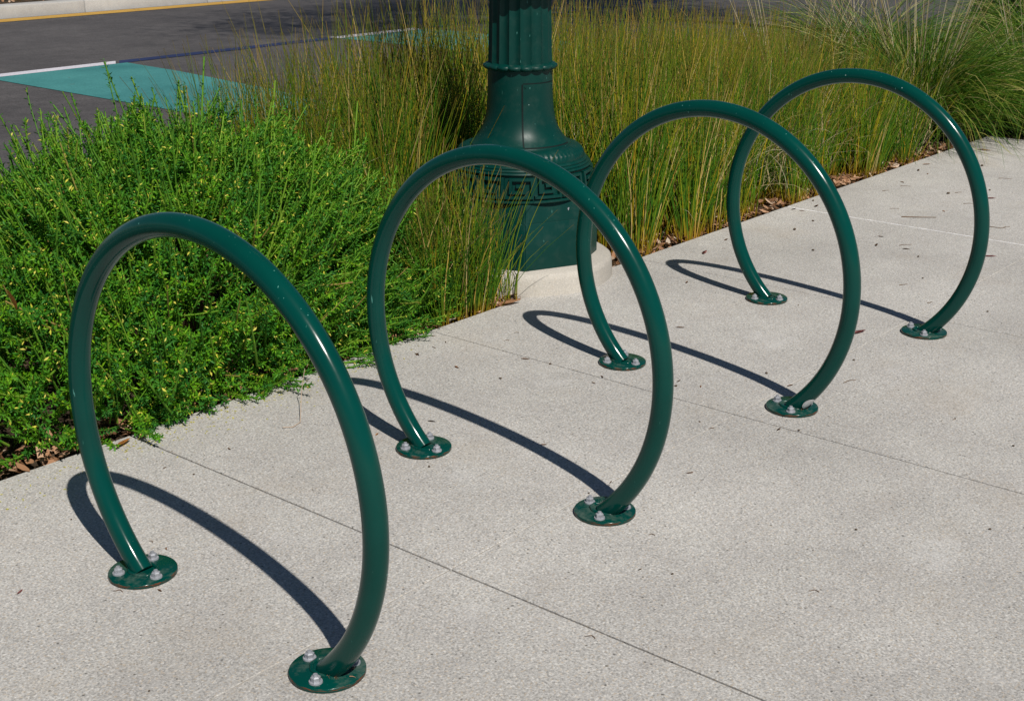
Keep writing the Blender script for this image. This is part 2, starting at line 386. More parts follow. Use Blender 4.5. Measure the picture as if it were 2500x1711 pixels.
# ------------------------------------------------------------------ lamp post
LX, LY = 3.911, 3.260
fo = link('lamp_footing', lathe('lamp_footing', [(.365, -.12), (.360, -.01), (.356, .055), (.352, .072), (.342, .080), (.1, .081)], 96, lambda th, r, z: r*(1+.008*math.sin(3*th)+.005*math.sin(7*th+1)), True, 50), M_FOOT, None, (LX, LY, 0))
tag(fo, 'round pale concrete footing under the green lamp post', 'footing')
lp = empty('lamp_post', (LX, LY, .0815)); tag(lp, 'ornate dark green cast iron lamp post with octagonal base and fluted shaft', 'lamp post')
LZ = .0815
OA = .7524+math.pi   # an octagon corner faces the camera
def octo(name, prof, rot, parent, mat):
    bm = bmesh.new(); rings = []
    for r, z in prof: rings.append([bm.verts.new((r*math.cos(rot+k*math.pi/4), r*math.sin(rot+k*math.pi/4), z-LZ)) for k in range(8)])
    for a, b in zip(rings, rings[1:]):
        for k in range(8): bm.faces.new((a[k], a[(k+1) % 8], b[(k+1) % 8], b[k]))
    bm.faces.new(rings[0][::-1]); bm.faces.new(rings[-1])
    bmesh.ops.bevel(bm, geom=[e for e in bm.edges if abs(e.verts[0].co.z-e.verts[1].co.z) > .02], offset=.004, segments=2, affect='EDGES')
    return link(name, bmmesh(name, bm, 25), mat, parent)
octo('octagonal_base', [(.300, LZ), (.300, .254), (.2985, .257)], OA, lp, M_POST)
cap = octo('base_cap', [(.297, .2575), (.2965, .260), (.292, .3185), (.2885, .327), (.27, .3285)], OA, lp, M_POST)
def lprof(pr): return [(r, z-LZ) for r, z in pr]
def lth(name, pr, n=96, rho=None, cap=True, parent=lp, sm=35): return link(name, lathe(name, lprof(pr), n, rho, cap, sm), M_POST, parent)
# small anchor screw hole boss on the base cap
q = OA+math.pi/4*.82; bm = bmesh.new()
bmesh.ops.create_cone(bm, cap_ends=True, segments=16, radius1=.008, radius2=.006, depth=.008, matrix=Matrix.Rotation(R(90), 4, 'Y'))
sc = link('screw', bmmesh('screw', bm, 40), M_GALV, cap, (.276*math.cos(q), .276*math.sin(q), .297-LZ)); sc.rotation_euler.z = q
lth('lower_moulding', [(.270, .3285), (.283, .329), (.287, .333), (.286, .338), (.281, .341), (.276, .342)])
G0, G1, RG0, RG1 = .342, .428, .2745, .2615
band = lth('greek_key_band', [(RG0, G0), (RG1, G1)], 128)
# raised meander, one piece per repeat
def key_piece(k, n=16):
    W8 = 2*math.pi/n; Wu, Hu = 8.0, 7.0; th = .5
    segs = [((0, .9), (0, 6.1)), ((0, 6.1), (5.8, 6.1)), ((5.8, 6.1), (5.8, 2.4)), ((5.8, 2.4), (2.2, 2.4)), ((2.2, 2.4), (2.2, 4.2)), ((2.2, 4.2), (3.9, 4.2)), ((0, .9), (6.9, .9))]
    bm = bmesh.new()
    def P(u, v, o):
        a = OA+.1-(k+u/Wu)*W8; f = v/Hu; rr = RG0+(RG1-RG0)*f+o; return (rr*math.cos(a), rr*math.sin(a), G0+(G1-G0)*f-LZ)
    for (u0, v0), (u1, v1) in segs:
        a, b = min(u0, u1)-th, max(u0, u1)+th; c, d = min(v0, v1)-th, max(v0, v1)+th
        m_ = max(1, int((b-a)/1.5)); e = .12
        lo = [[bm.verts.new(P(a+(b-a)*i/m_, y, -.002)) for i in range(m_+1)] for y in (c, d)]
        hi = [[bm.verts.new(P(a+e+(b-a-2*e)*i/m_, y, .014)) for i in range(m_+1)] for y in (c+e, d-e)]
        for i in range(m_):
            bm.faces.new((hi[0][i], hi[0][i+1], hi[1][i+1], hi[1][i]))
            bm.faces.new((lo[0][i], lo[0][i+1], hi[0][i+1], hi[0][i])); bm.faces.new((hi[1][i], hi[1][i+1], lo[1][i+1], lo[1][i]))
        bm.faces.new((lo[0][0], hi[0][0], hi[1][0], lo[1][0])); bm.faces.new((lo[0][-1], lo[1][-1], hi[1][-1], hi[0][-1]))
    return bmmesh('greek_key', bm)
for k in range(16): link('greek_key', key_piece(k), M_POST, band)
lth('stepped_moulding', [(.2615, .428), (.268, .429), (.2705, .433), (.268, .438), (.261, .439), (.262, .443), (.259, .448), (.254, .449), (.255, .453), (.251, .459), (.244, .461)])
# ribbed torus under the bell
lth('ribbed_ring', [(.243, .461)]+[(.243+.006*math.sin(math.pi*i/12)*1.0-.050*(i/12)**1.5, .461+.046*math.sin(math.pi/2*i/12)) for i in range(1, 13)], 288,
    lambda th, r, z: r-.0045*(abs(math.sin(36*th))**.7)*math.sin(math.pi*min(1, max(0, (z+LZ-.463)/.045))), True, lp, 60)
bell = [(.192, .505), (.1915, .508), (.1895, .512)]
for i in range(0, 25):
    f = i/24; z = .513+(.785-.513)*f; r = .1205+.066*math.exp(-f*5.2)+.0*f; bell.append((r, z))
lth('bell', bell, 96)
# access panel on the bell
def bell_r(z): f = (z-.513)/(.785-.513); return .1205+.066*math.exp(-f*5.2)
bm = bmesh.new(); A0, A1 = OA+.03, OA+1.25; nz, na = 20, 16
def pv(z, a, o): rr = bell_r(z)+o; return bm.verts.new((rr*math.cos(a), rr*math.sin(a), z-LZ))
zz = [.517+(.738-.517)*i/nz for i in range(nz+1)]; aa = [A0+(A1-A0)*j/na for j in range(na+1)]
gr = [[pv(z, a, .0024) for a in aa] for z in zz]
for i in range(nz):
    for j in range(na): bm.faces.new((gr[i][j], gr[i][j+1], gr[i+1][j+1], gr[i+1][j]))
bd = [gr[0][j] for j in range(na+1)]+[gr[i][na] for i in range(1, nz+1)]+[gr[nz][j] for j in range(na-1, -1, -1)]+[gr[i][0] for i in range(nz-1, 0, -1)]
inn = []
for v in bd:
    d = Vector((v.co.x, v.co.y, 0)).normalized(); inn.append(bm.verts.new(v.co-d*.0045))
for k in range(len(bd)): bm.faces.new((bd[k], inn[k], inn[(k+1) % len(bd)], bd[(k+1) % len(bd)]))
panel = link('access_panel', bmmesh('access_panel', bm, 35), M_POST, lp)
for (z, a) in ((.729, A0+.07), (.729, A1-.07)):
    rr = bell_r(z)+.003; bm = bmesh.new(); bmesh.ops.create_cone(bm, cap_ends=True, segments=12, radius1=.0045, radius2=.0035, depth=.004, matrix=Matrix.Rotation(R(90), 4, 'Y'))
    s2 = link('screw', bmmesh('screw', bm, 40), M_POST, panel, (rr*math.cos(a), rr*math.sin(a), z-LZ)); s2.rotation_euler.z = a
# dark strips painting in the shade of the open gap round the panel
M_SEAM_SHADE = plain('panel_seam_shade', (.004, .010, .009), .7, .2)
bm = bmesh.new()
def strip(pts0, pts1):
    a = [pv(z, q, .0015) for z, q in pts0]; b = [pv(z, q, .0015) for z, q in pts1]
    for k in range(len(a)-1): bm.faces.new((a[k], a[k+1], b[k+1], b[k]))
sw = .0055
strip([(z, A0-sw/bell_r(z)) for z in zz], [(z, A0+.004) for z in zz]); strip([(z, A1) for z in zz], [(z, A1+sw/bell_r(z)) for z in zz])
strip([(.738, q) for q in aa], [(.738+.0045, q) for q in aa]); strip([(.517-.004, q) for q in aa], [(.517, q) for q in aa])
link('seam_shade', bmmesh('seam_shade', bm), M_SEAM_SHADE, panel)
NF = 18
lth('scalloped_collar', [(.1205, .783), (.1265, .784), (.1345, .788), (.1375, .794), (.1355, .800), (.128, .804), (.119, .808)], 288,
    lambda th, r, z: r+.0085*(abs(math.sin(NF*th/2))**.7-.7)*(1 if r > .125 else .2), True, lp, 50)
def flute(th, r, z): return r-.0095*abs(math.sin(NF*th/2))**.8
lth('fluted_shaft', [(.1215, .806), (.1195, .83), (.1150, 1.04), (.1130, 1.10)], 288, flute, True, lp, 30)
lth('upper_collar', [(.112, 1.058), (.150, 1.062), (.160, 1.070), (.157, 1.083), (.135, 1.09), (.125, 1.13), (.105, 1.17)], 144, lambda th, r, z: r+.004*(abs(math.sin(NF*th/2))-.5), True, lp, 50)
lth('upper_shaft', [(.100, 1.165), (.075, 3.3), (.07, 3.9)], 144, lambda th, r, z: r-.005*abs(math.sin(8*th)), True, lp, 30)
lth('lantern_neck', [(.07, 3.9), (.11, 3.92), (.11, 3.96), (.06, 4.0), (.14, 4.1), (.15, 4.12)], 48)
gl = link('lantern_globe', lathe('lantern_globe', lprof([(.12, 4.12), (.2, 4.22), (.23, 4.38), (.2, 4.55), (.12, 4.66)]), 48), M_GLASS, lp)
lth('lantern_cap', [(.15, 4.65), (.14, 4.69), (.06, 4.78), (.02, 4.9), (.005, 4.93)], 48)

# ------------------------------------------------------------------ vegetation generators
def stems(base, d, h, bend, r0, nseg=4, sides=3, rnd=None, tipr=.25, droop=0.0):
    """many tapered stems: base (n,3), d (n,3) unit dir, h (n,), bend (n,3) sideways offset at the tip; returns V,F,t,rnd"""
    n = len(base); ts = np.linspace(0, 1, nseg+1)
    ref = np.cross(d, np.array([.31, .77, .55])); ref /= np.linalg.norm(ref, axis=1)[:, None]; b2 = np.cross(d, ref)
    V = np.empty((n, nseg+1, sides, 3), np.float32)
    for i, t in enumerate(ts):
        c = base+d*(h*t)[:, None]+bend*(t*t)
        if droop is not 0.0: c[:, 2] -= droop*t**2.5 if not np.isscalar(droop) else 0
        r = r0*((1-t)+tipr*t)
        for k in range(sides):
            q = 2*math.pi*k/sides; V[:, i, k] = c+(ref*math.cos(q)+b2*math.sin(q))*r[:, None]
    idx = np.arange(n*(nseg+1)*sides).reshape(n, nseg+1, sides); F = []
    for i in range(nseg):
        for k in range(sides):
            F.append(np.stack([idx[:, i, k], idx[:, i, (k+1) % sides], idx[:, i+1, (k+1) % sides], idx[:, i+1, k]], -1))
    F = np.concatenate(F, 0).reshape(-1, 4)
    T = np.broadcast_to(ts[None, :, None], (n, nseg+1, sides)); Rn = np.broadcast_to(rnd[:, None, None], (n, nseg+1, sides))
    return V.reshape(-1, 3), F, T.ravel(), Rn.ravel()
def ribbons(base, d0, L, width, curve, nseg=6, rnd=None):
    """arching blades: start direction d0, drooping by curve (radians) towards the ground"""
    n = len(base); az = np.arctan2(d0[:, 1], d0[:, 0]); el = np.arcsin(np.clip(d0[:, 2], -1, 1))
    p = base.astype(float).copy(); side = np.stack([-np.sin(az), np.cos(az), 0*az], 1)
    tw = rng.uniform(-1.2, 1.2, n); V = np.empty((n, nseg+1, 2, 3), np.float32)
    for i in range(nseg+1):
        t = i/nseg; e = el-curve*t**1.4
        dv = np.stack([np.cos(e)*np.cos(az), np.cos(e)*np.sin(az), np.sin(e)], 1); nv = np.cross(side, dv)
        wv = (side*np.cos(tw)[:, None]+nv*np.sin(tw)[:, None])*(width*(1-.85*t**1.5))[:, None]/2
        V[:, i, 0] = p-wv; V[:, i, 1] = p+wv; p = p+dv*(L/nseg)[:, None]
    idx = np.arange(n*(nseg+1)*2).reshape(n, nseg+1, 2)
    F = np.concatenate([np.stack([idx[:, i, 0], idx[:, i, 1], idx[:, i+1, 1], idx[:, i+1, 0]], -1) for i in range(nseg)], 0)
    T = np.broadcast_to(np.linspace(0, 1, nseg+1)[None, :, None], (n, nseg+1, 2)); Rn = np.broadcast_to(rnd[:, None, None], (n, nseg+1, 2))
    return V.reshape(-1, 3), F, T.ravel(), Rn.ravel()
def unit(v): return v/np.linalg.norm(v, axis=-1, keepdims=True)

# ------------------------------------------------------------------ shrub
LOBES = [((2.60, 3.685, -.05), (1.00, .78, .79)), ((1.74, 3.50, -.05), (.82, .62, .48)), ((3.02, 3.38, -.05), (.50, .45, .46)), ((2.15, 3.36, -.05), (.52, .44, .46))]
def inside(P, shrink=1.0):
    m_ = np.zeros(len(P), bool)
    for c, r in LOBES: m_ |= (((P-np.array(c))/(np.array(r)*shrink))**2).sum(1) < 1
    return m_
def shrub():
    tips = []; nrm = []
    for li, (c, r) in enumerate(LOBES):
        n = [6600, 3000, 1900, 1900][li]
        v = rng.normal(size=(n, 3)); v[:, 2] = np.abs(v[:, 2])*1.0+.02; v = unit(v)
        q = np.array(c)+v*np.array(r)
        lump = np.sin(q[:, 0]*21+2*np.sin(q[:, 1]*13))+np.sin(q[:, 1]*24+q[:, 2]*17+1)+np.sin(q[:, 2]*31-q[:, 0]*14+2)
        fac = .94+.046*lump+rng.normal(size=n)*.03; deep = rng.random(n) < .16; fac[deep] -= rng.uniform(.05, .22, deep.sum())
        P = np.array(c)+v*np.array(r)*fac[:, None]; N = unit(v/np.array(r))
        ok = (P[:, 2] > .015) & ((lump > -1.3) | (rng.random(n) < .3))
        for lj, (c2, r2) in enumerate(LOBES):
            if lj != li: ok &= ((((P-np.array(c2))/(np.array(r2)*.86))**2).sum(1) > 1)
        ok &= ~((P[:, 1] < 2.93-.06*rng.random(n)) & (P[:, 2] < .14*rng.random(n)))
        ok &= ~((P[:, 0] < 1.85) & (P[:, 1] < 2.985+.03*rng.normal(size=n)) & (P[:, 2] < .22))
        tips.append(P[ok]); nrm.append(N[ok])
    P = np.concatenate(tips); N = np.concatenate(nrm); n = len(P)
    rad3 = unit(P-np.array([2.55, 3.72, .02]))
    D = unit(N*.35+rad3*.75+np.array([0, 0, .16])+rng.normal(size=(n, 3))*.26)
    long = (N[:, 2] > .30) & (rng.random(n) < np.where(P[:, 0] < 2.7, .10, .04))
    D[long] = unit(N[long]*.30+rad3[long]*.45+np.array([-.16, .10, .70])+rng.normal(size=(long.sum(), 3))*.14)
    P = P+D*np.where(long, rng.uniform(.02, .19, n), 0)[:, None]
    L = np.where(long, rng.uniform(.24, .36, n), rng.uniform(.13, .25, n))
    bend = rng.normal(size=(n, 3))*.022+np.array([0, 0, .030])
    base = P-D*L[:, None]-bend
    rn = rng.random(n)
    base[:, 2] = np.maximum(base[:, 2], 0.0)
    sv = stems(base, unit(P-bend-base), np.linalg.norm(P-bend-base, axis=1), bend, rng.uniform(.0022, .0040, n)*np.where(long, 1.15, 1), 4, 5, rn, .7)
    stem = (npmesh('shrub_stems', sv[0], sv[1], {'t': sv[2], 'rnd': sv[3]}, True))
    # leaves in a close spiral round the outer part of every shoot
    K = 36; s = np.linspace(0, 1, K)
    tt = np.where(long[:, None], .45+.55*s[None, :]**.8, .32+.68*s[None, :]**.85)+rng.normal(size=(n, K))*.01
    c = base[:, None, :]+(P-bend-base)[:, None, :]*tt[..., None]+bend[:, None, :]*(tt**2)[..., None]
    ref = unit(np.cross(D, np.array([.3, .8, .5]))); b2 = np.cross(D, ref)
    ph = np.arange(K)*2.39996+rng.uniform(0, 6.28, n)[:, None]+rng.normal(size=(n, K))*.25
    rad = ref[:, None, :]*np.cos(ph)[..., None]+b2[:, None, :]*np.sin(ph)[..., None]
    ang = np.radians(rng.uniform(35, 78, (n, K)))*(1-.35*np.clip(tt-.88, 0, 1)/.12)
    ld_ = unit(D[:, None, :]*np.cos(ang)[..., None]+rad*np.sin(ang)[..., None])
    Ll = rng.uniform(.012, .022, (n, K))*np.where(tt > .95, .75, 1); Wl = Ll*rng.uniform(.26, .36, (n, K))
    wd = unit(np.cross(ld_, D[:, None, :]+rng.normal(size=(n, K, 3))*.3)); up_ = np.cross(wd, ld_)
    keep = rng.random((n, K)) < np.where(long[:, None], .62, .92)
    c, ld_, Ll, Wl, wd, up_ = c[keep], ld_[keep], Ll[keep, None], Wl[keep, None], wd[keep], up_[keep]
    m_ = len(c); V = np.empty((m_, 4, 3), np.float32)
    V[:, 0] = c; V[:, 1] = c+ld_*Ll*.55+wd*Wl*.5+up_*Wl*.22; V[:, 2] = c+ld_*Ll-up_*Ll*.08; V[:, 3] = c+ld_*Ll*.55-wd*Wl*.5+up_*Wl*.22
    i = np.arange(m_*4).reshape(m_, 4); F = np.concatenate([i[:, [0, 1, 2]], i[:, [0, 2, 3]]])
    shoot = np.broadcast_to((rn*.60)[:, None], (n, K))[keep]
    rl = np.clip(shoot+rng.uniform(0, .30, m_), 0, .9)
    yel = rng.random(m_) < .05; rl[yel] = rng.uniform(.93, 1, yel.sum())
    leaf = npmesh('shrub_leaves', V.reshape(-1, 3), F, {'rnd': np.repeat(rl, 4)})
    print('SHRUB shoots', n, 'leaves', m_)
    e = empty('shrub', (2.6, 3.685, -.03)); tag(e, 'dense bright green mounding shrub with tiny leaves spilling onto the pavement', 'shrub')
    for nm, me, mt in (('stem', stem, M_BSTEM), ('foliage', leaf, M_BUSH)):
        o = link(nm, me, mt, e); o.location = (-2.6, -3.685, .03); o['kind'] = 'stuff'
    # woody trunk pieces at the heart
    for k in range(7):
        a = k*.9; d = Vector((math.cos(a)*.5, math.sin(a)*.4, .45)); link('branch', tube('branch', [(0, 0, -.03), d*.35+Vector((0, 0, .05)), d*.8], [.018, .013, .007], 8), M_TWIG, e)
shrub()

# ------------------------------------------------------------------ rushes
DEER = [(7.78, 3.38), (8.52, 2.95), (8.75, 4.25), (10.0, 3.3), (7.35, 4.0)]
def rush_field():
    cl = []
    for x in np.arange(2.2, 12.5, .105):
        for y in np.arange(3.07, 4.82, .105):
            cl.append((x+rng.uniform(-.05, .05), y+rng.uniform(-.045, .045)))
    cl = np.array(cl)
    d2 = np.hypot(cl[:, 0]-LX, cl[:, 1]-LY); ok = d2 > .44
    for li, (c, r) in enumerate(LOBES): ok &= (((cl-np.array(c)[:2])/(np.array(r)[:2]*np.array([.93, .93])))**2).sum(1) > 1
    for (x, y), rr in zip(DEER, (.52, .6, .5, .6, .22)): ok &= np.hypot(cl[:, 0]-x, cl[:, 1]-y) > rr
    # ragged front edge with bare leaf-littered gaps
    front = cl[:, 1] < 3.20
    ok &= ~(front & (np.sin(cl[:, 0]*8.3+1)+np.sin(cl[:, 0]*19.7) > .75))
    ok &= ~(front & (np.abs(cl[:, 0]-3.62) < .10)) & ~((cl[:, 0] > 3.45) & (cl[:, 0] < 4.35) & (cl[:, 1] < 3.16))
    ok &= (cl[:, 0] > .77*cl[:, 1]) & (cl[:, 0] < 7.05+(cl[:, 1]-3)*.75)
    # clump density thins left of the shrub and along the right end
    ok &= rng.random(len(cl)) < np.where(cl[:, 0] > 9.5, .6, .94)
    # keep the front tuft beside the lamp for its own object
    tuft = (cl[:, 0] > 3.20) & (cl[:, 0] < 3.56) & (cl[:, 1] < 3.30)
    return cl[ok & ~tuft]
def rush_mesh(name, cl, per, hs=1.0, lean=.16):
    n0 = len(cl); cnt = rng.integers(int(per*.7), int(per*1.3), n0); ci = np.repeat(np.arange(n0), cnt); n = len(ci)
    off = rng.normal(size=(n, 2))*.032; base = np.c_[cl[ci]+off, np.full(n, -.03)]
    base[:, 1] = np.maximum(base[:, 1], EDGE+.008)
    x, y = base[:, 0], base[:, 1]
    H = np.interp(x, [3.0, 3.6, 4.1, 4.6, 5.2, 6.2, 7.5, 9], [.66, .72, .86, .88, .82, .72, .60, .55])
    H = H*np.interp(y, [3.0, 3.3, 3.8], [.80, .92, 1.0])
    clh = rng.normal(1, .07, n0)[ci]; hh = H*clh*hs*np.clip(rng.normal(.82, .19, n), .30, 1.2)
    cd_ = rng.normal(size=(n0, 2))*.10; 
    d = np.c_[off*lean/.032*.55+cd_[ci]+rng.normal(size=(n, 2))*.06, np.ones(n)]
    d[:, 0] -= .02
    d = unit(d)
    bend = np.c_[(off/.032*.035+rng.normal(size=(n, 2))*.05), -np.abs(rng.normal(size=n))*.02]
    clr = (rng.normal(0, .13, n0)+.10*np.sin(cl[:, 0]*3.1+2*np.sin(cl[:, 1]*4)))[ci]
    rn = np.clip(rng.beta(1.4, 2.3, n)*.92+clr, 0, .97); dry = rng.random(n) < .06; rn[dry] = rng.uniform(.9, 1, dry.sum())
    r0 = rng.uniform(.0015, .0030, n)
    V, F, T, Rn = stems(base, d, hh, bend, r0, 4, 3, rn, .35)
    return npmesh(name, V, F, {'t': T, 'rnd': Rn}, True), n
me, nr = rush_mesh('rushes', rush_field(), 42); print('RUSH', nr)
ru = link('rush_grass', me, M_RUSH); tag(ru, 'mass of upright olive and yellow rush stems filling the planting bed', 'rushes', None, 'stuff')
tc = np.array([(x+rng.uniform(-.03, .03), y+rng.uniform(-.02, .02)) for x in np.arange(3.24, 3.57, .075) for y in np.arange(3.06, 3.30, .075)])
tc = tc[np.hypot(tc[:, 0]-LX, tc[:, 1]-LY) > .38]
me, nn = rush_mesh('front_rush', tc, 52, .80, .14)
ft = link('rush_tuft', me, M_RUSH); tag(ft, 'upright rush tuft at the pavement edge between the shrub and the lamp footing', 'rush')
# dry bent stalks tangled through the rushes
n = 900; b = np.c_[rng.uniform(3.0, 9.5, n), rng.uniform(3.06, 4.7, n), rng.uniform(-.02, .35, n)]
okk = (np.hypot(b[:, 0]-LX, b[:, 1]-LY) > .42) & ~inside(b, 1.02); b = b[okk]; n = len(b)
cen = np.array([(4.62, 3.45, .22), (5.35, 3.20, .18), (5.75, 3.18, .12), (6.3, 3.3, .15), (7.2, 3.2, .05)]); k_ = rng.integers(0, 5, 750)
b = np.r_[b, cen[k_]+rng.normal(size=(750, 3))*np.array([.14, .07, .09])]; b[:, 1] = np.maximum(b[:, 1], 3.05); b[:, 2] = np.maximum(b[:, 2], -.01); n = len(b)
dd = unit(np.c_[rng.normal(size=(n, 2))*.55, np.abs(rng.normal(size=n))*.6+.35])
V, F, T, Rn = ribbons(b, dd, rng.uniform(.15, .42, n), rng.uniform(.0018, .0034, n), rng.uniform(.3, 1.8, n), 5, rng.random(n))
dr = link('dry_straw', npmesh('dry_straw', V, F, {'rnd': Rn}), M_STALK); tag(dr, 'dry straw coloured stalks tangled through the rushes', 'straw', None, 'stuff')

# ------------------------------------------------------------------ fountain grasses
def fountain(x, y, nb, rad, L, label, nst, dry=.1):
    e = empty('fountain_grass', (x, y, -.03)); tag(e, label, 'grass plant', 'fountain grasses at the bed corner')
    q = rng.uniform(0, 2*math.pi, nb); rr = rad*np.sqrt(rng.random(nb)); base = np.c_[rr*np.cos(q), rr*np.sin(q), np.zeros(nb)]
    a = q+rng.normal(size=nb)*.5; el = np.clip(rng.normal(1.12, .24, nb), .35, 1.55)
    d = np.c_[np.cos(el)*np.cos(a), np.cos(el)*np.sin(a), np.sin(el)]
    rn = np.clip(rng.beta(2, 2.3, nb), 0, .88); k = rng.random(nb) < dry; rn[k] = rng.uniform(.88, 1, k.sum())
    V, F, T, Rn = ribbons(base, d, L*rng.uniform(.6, 1.15, nb), rng.uniform(.0038, .0075, nb), rng.uniform(1.1, 2.5, nb), 8, rn)
    V[:, 2] = np.maximum(V[:, 2], .032)
    o = link('blades', npmesh('blades', V, F, {'t': T, 'rnd': Rn}, True), M_DEER, e); o['kind'] = 'stuff'
    if nst:
        q = rng.uniform(0, 2*math.pi, nst); base = np.c_[.08*np.cos(q), .08*np.sin(q), np.zeros(nst)]
        tilt = np.abs(rng.normal(size=nst))*.30+.03
        d = unit(np.c_[np.cos(q)*tilt, np.sin(q)*tilt, np.ones(nst)])
        V, F, T, Rn = stems(base, d, rng.uniform(.9, 1.45, nst), np.c_[np.cos(q)*.12, np.sin(q)*.12, -.05*np.ones(nst)], rng.uniform(.0022, .0034, nst), 6, 4, rng.random(nst), .5)
        o = link('flower_stalks', npmesh('flower_stalks', V, F, {'t': T, 'rnd': Rn}, True), M_STALK, e); o['kind'] = 'stuff'
fountain(*DEER[0], 2900, .16, 1.0, 'green fountain grass with pale upright stalks at the end of the rushes', 52)
fountain(*DEER[1], 2800, .17, .95, 'fountain grass drooping over the corner of the pavement', 30)
fountain(*DEER[2], 2400, .16, 1.0, 'fountain grass growing by the street kerb behind the corner clumps', 30)
fountain(*DEER[3], 2600, .20, 1.05, 'farthest fountain grass beyond the pavement corner', 30)
fountain(*DEER[4], 1500, .10, .70, 'straw blond grass tussock between the rushes and the fountain grass', 26, .55)

def dark_shrub(x, y, rx, ry, rz, label):
    e = empty('evergreen_shrub', (x, y, -.03)); tag(e, label, 'shrub'); n = 9000
    v = unit(rng.normal(size=(n, 3))); v[:, 2] = np.abs(v[:, 2]); lump = np.sin(v[:, 0]*9)+np.sin(v[:, 1]*11+1)+np.sin(v[:, 2]*13+2)
    P = v*np.array([rx, ry, rz])*(.86+.05*lump+rng.normal(size=n)*.06)[:, None]+np.array([0, 0, .05]); a = unit(v+rng.normal(size=(n, 3))*.8); s_ = unit(np.cross(a, rng.normal(size=(n, 3)))); L = rng.uniform(.04, .08, n)[:, None]
    V = np.empty((n, 4, 3)); V[:, 0] = P; V[:, 1] = P+a*L*.5+s_*L*.22; V[:, 2] = P+a*L; V[:, 3] = P+a*L*.5-s_*L*.22
    o = link('foliage', npmesh('foliage', V.reshape(-1, 3), np.arange(n*4).reshape(n, 4), {'rnd': np.repeat(rng.random(n), 4)}), M_TLEAF, e); o['kind'] = 'stuff'
    for k in range(6):
        q = k*1.05; link('branch', tube('branch', [(0, 0, 0), (rx*.3*math.cos(q), ry*.3*math.sin(q), rz*.4), (rx*.6*math.cos(q), ry*.6*math.sin(q), rz*.7)], [.03, .02, .01], 7), M_TWIG, e)
dark_shrub(12.4, 4.15, 1.1, .75, 1.0, 'dark evergreen shrub behind the fountain grasses')
dark_shrub(14.6, 3.9, 1.2, .8, 1.1, 'second dark evergreen shrub farther along the bed behind the fountain grasses')

# ------------------------------------------------------------------ leaf litter in the bed (uncountable)
def leaf_cloud(name, P, scale, lab):
    n = len(P); a = rng.uniform(0, 6.28, n); L = scale*rng.uniform(.6, 1.4, n); Wd = L*rng.uniform(.22, .42, n); til = rng.normal(size=(n, 2))*.35
    X = np.c_[np.cos(a), np.sin(a), til[:, 0]]; Y = np.c_[-np.sin(a), np.cos(a), til[:, 1]]; Z = np.array([0, 0, 1.])
    cu = rng.uniform(-.02, .22, n)
    prof = [(-.5, 0), (-.22, .8), (.12, 1.0), (.5, 0.05)]
    V = np.empty((n, 8, 3))
    for i, (s, wv) in enumerate(prof):
        c = P+X*(s*L)[:, None]+Z*(cu*L*(4*s*s-.35))[:, None]
        V[:, 2*i] = c-Y*(wv*Wd/2+.0006)[:, None]+Z*(wv*Wd*.22)[:, None]; V[:, 2*i+1] = c+Y*(wv*Wd/2+.0006)[:, None]+Z*(wv*Wd*.16)[:, None]
    V[..., 2] = np.maximum(V[..., 2], (P[:, 2]-.01)[:, None])
    i = np.arange(n*8).reshape(n, 8); F = np.concatenate([i[:, [0, 1, 3, 2]], i[:, [2, 3, 5, 4]], i[:, [4, 5, 7, 6]]])
    me = npmesh(name, V.reshape(-1, 3), F, {'rnd': np.repeat(rng.random(n), 8)}); o = link(name, me, M_LITTER); tag(o, lab, 'leaves', None, 'stuff'); return o
n = 2300; y = EDGE+.012+np.abs(rng.normal(size=n))*.09; P = np.c_[rng.uniform(1.0, 7.7, n), y, np.full(n, -.012)+rng.uniform(0, .02, n)]
leaf_cloud('leaf_litter', P, .042, 'dry brown leaves lying on the soil along the pavement edge')
n = 1800; P = np.c_[rng.uniform(2, 22, n), rng.uniform(16.45, 18.6, n), rng.uniform(-.005, .05, n)]
leaf_cloud('median_litter', P, .10, 'rusty leaf litter on the planted median across the street')
# fallen yellow scale leaves on the pavement under the shrub
n = 700; x = rng.uniform(1.3, 3.0, n); P = np.c_[x, 2.98-np.abs(rng.normal(size=n))*.07, np.full(n, .0012)]
cl = rng.random(n) < np.interp(P[:, 0], [1.3, 1.9, 2.1, 2.5, 3], [.15, .5, 1, .5, .2]); P = P[cl]; n = len(P)
a = rng.uniform(0, 6.28, n); L = rng.uniform(.005, .011, n); V = np.empty((n, 4, 3)); X = np.c_[np.cos(a), np.sin(a), 0*a]; Y = np.c_[-np.sin(a), np.cos(a), 0*a]
V[:, 0] = P-X*L[:, None]/2; V[:, 2] = P+X*L[:, None]/2; V[:, 1] = P+Y*L[:, None]*.16+[0, 0, .0015]; V[:, 3] = P-Y*L[:, None]*.16+[0, 0, .0015]
o = link('fallen_flecks', npmesh('fallen_flecks', V.reshape(-1, 3), np.arange(n*4).reshape(n, 4), {'rnd': np.repeat(rng.uniform(.93, 1, n), 4)}), M_BUSH)
tag(o, 'tiny yellow leaf flecks dropped on the pavement under the shrub', 'leaf flecks', None, 'stuff')

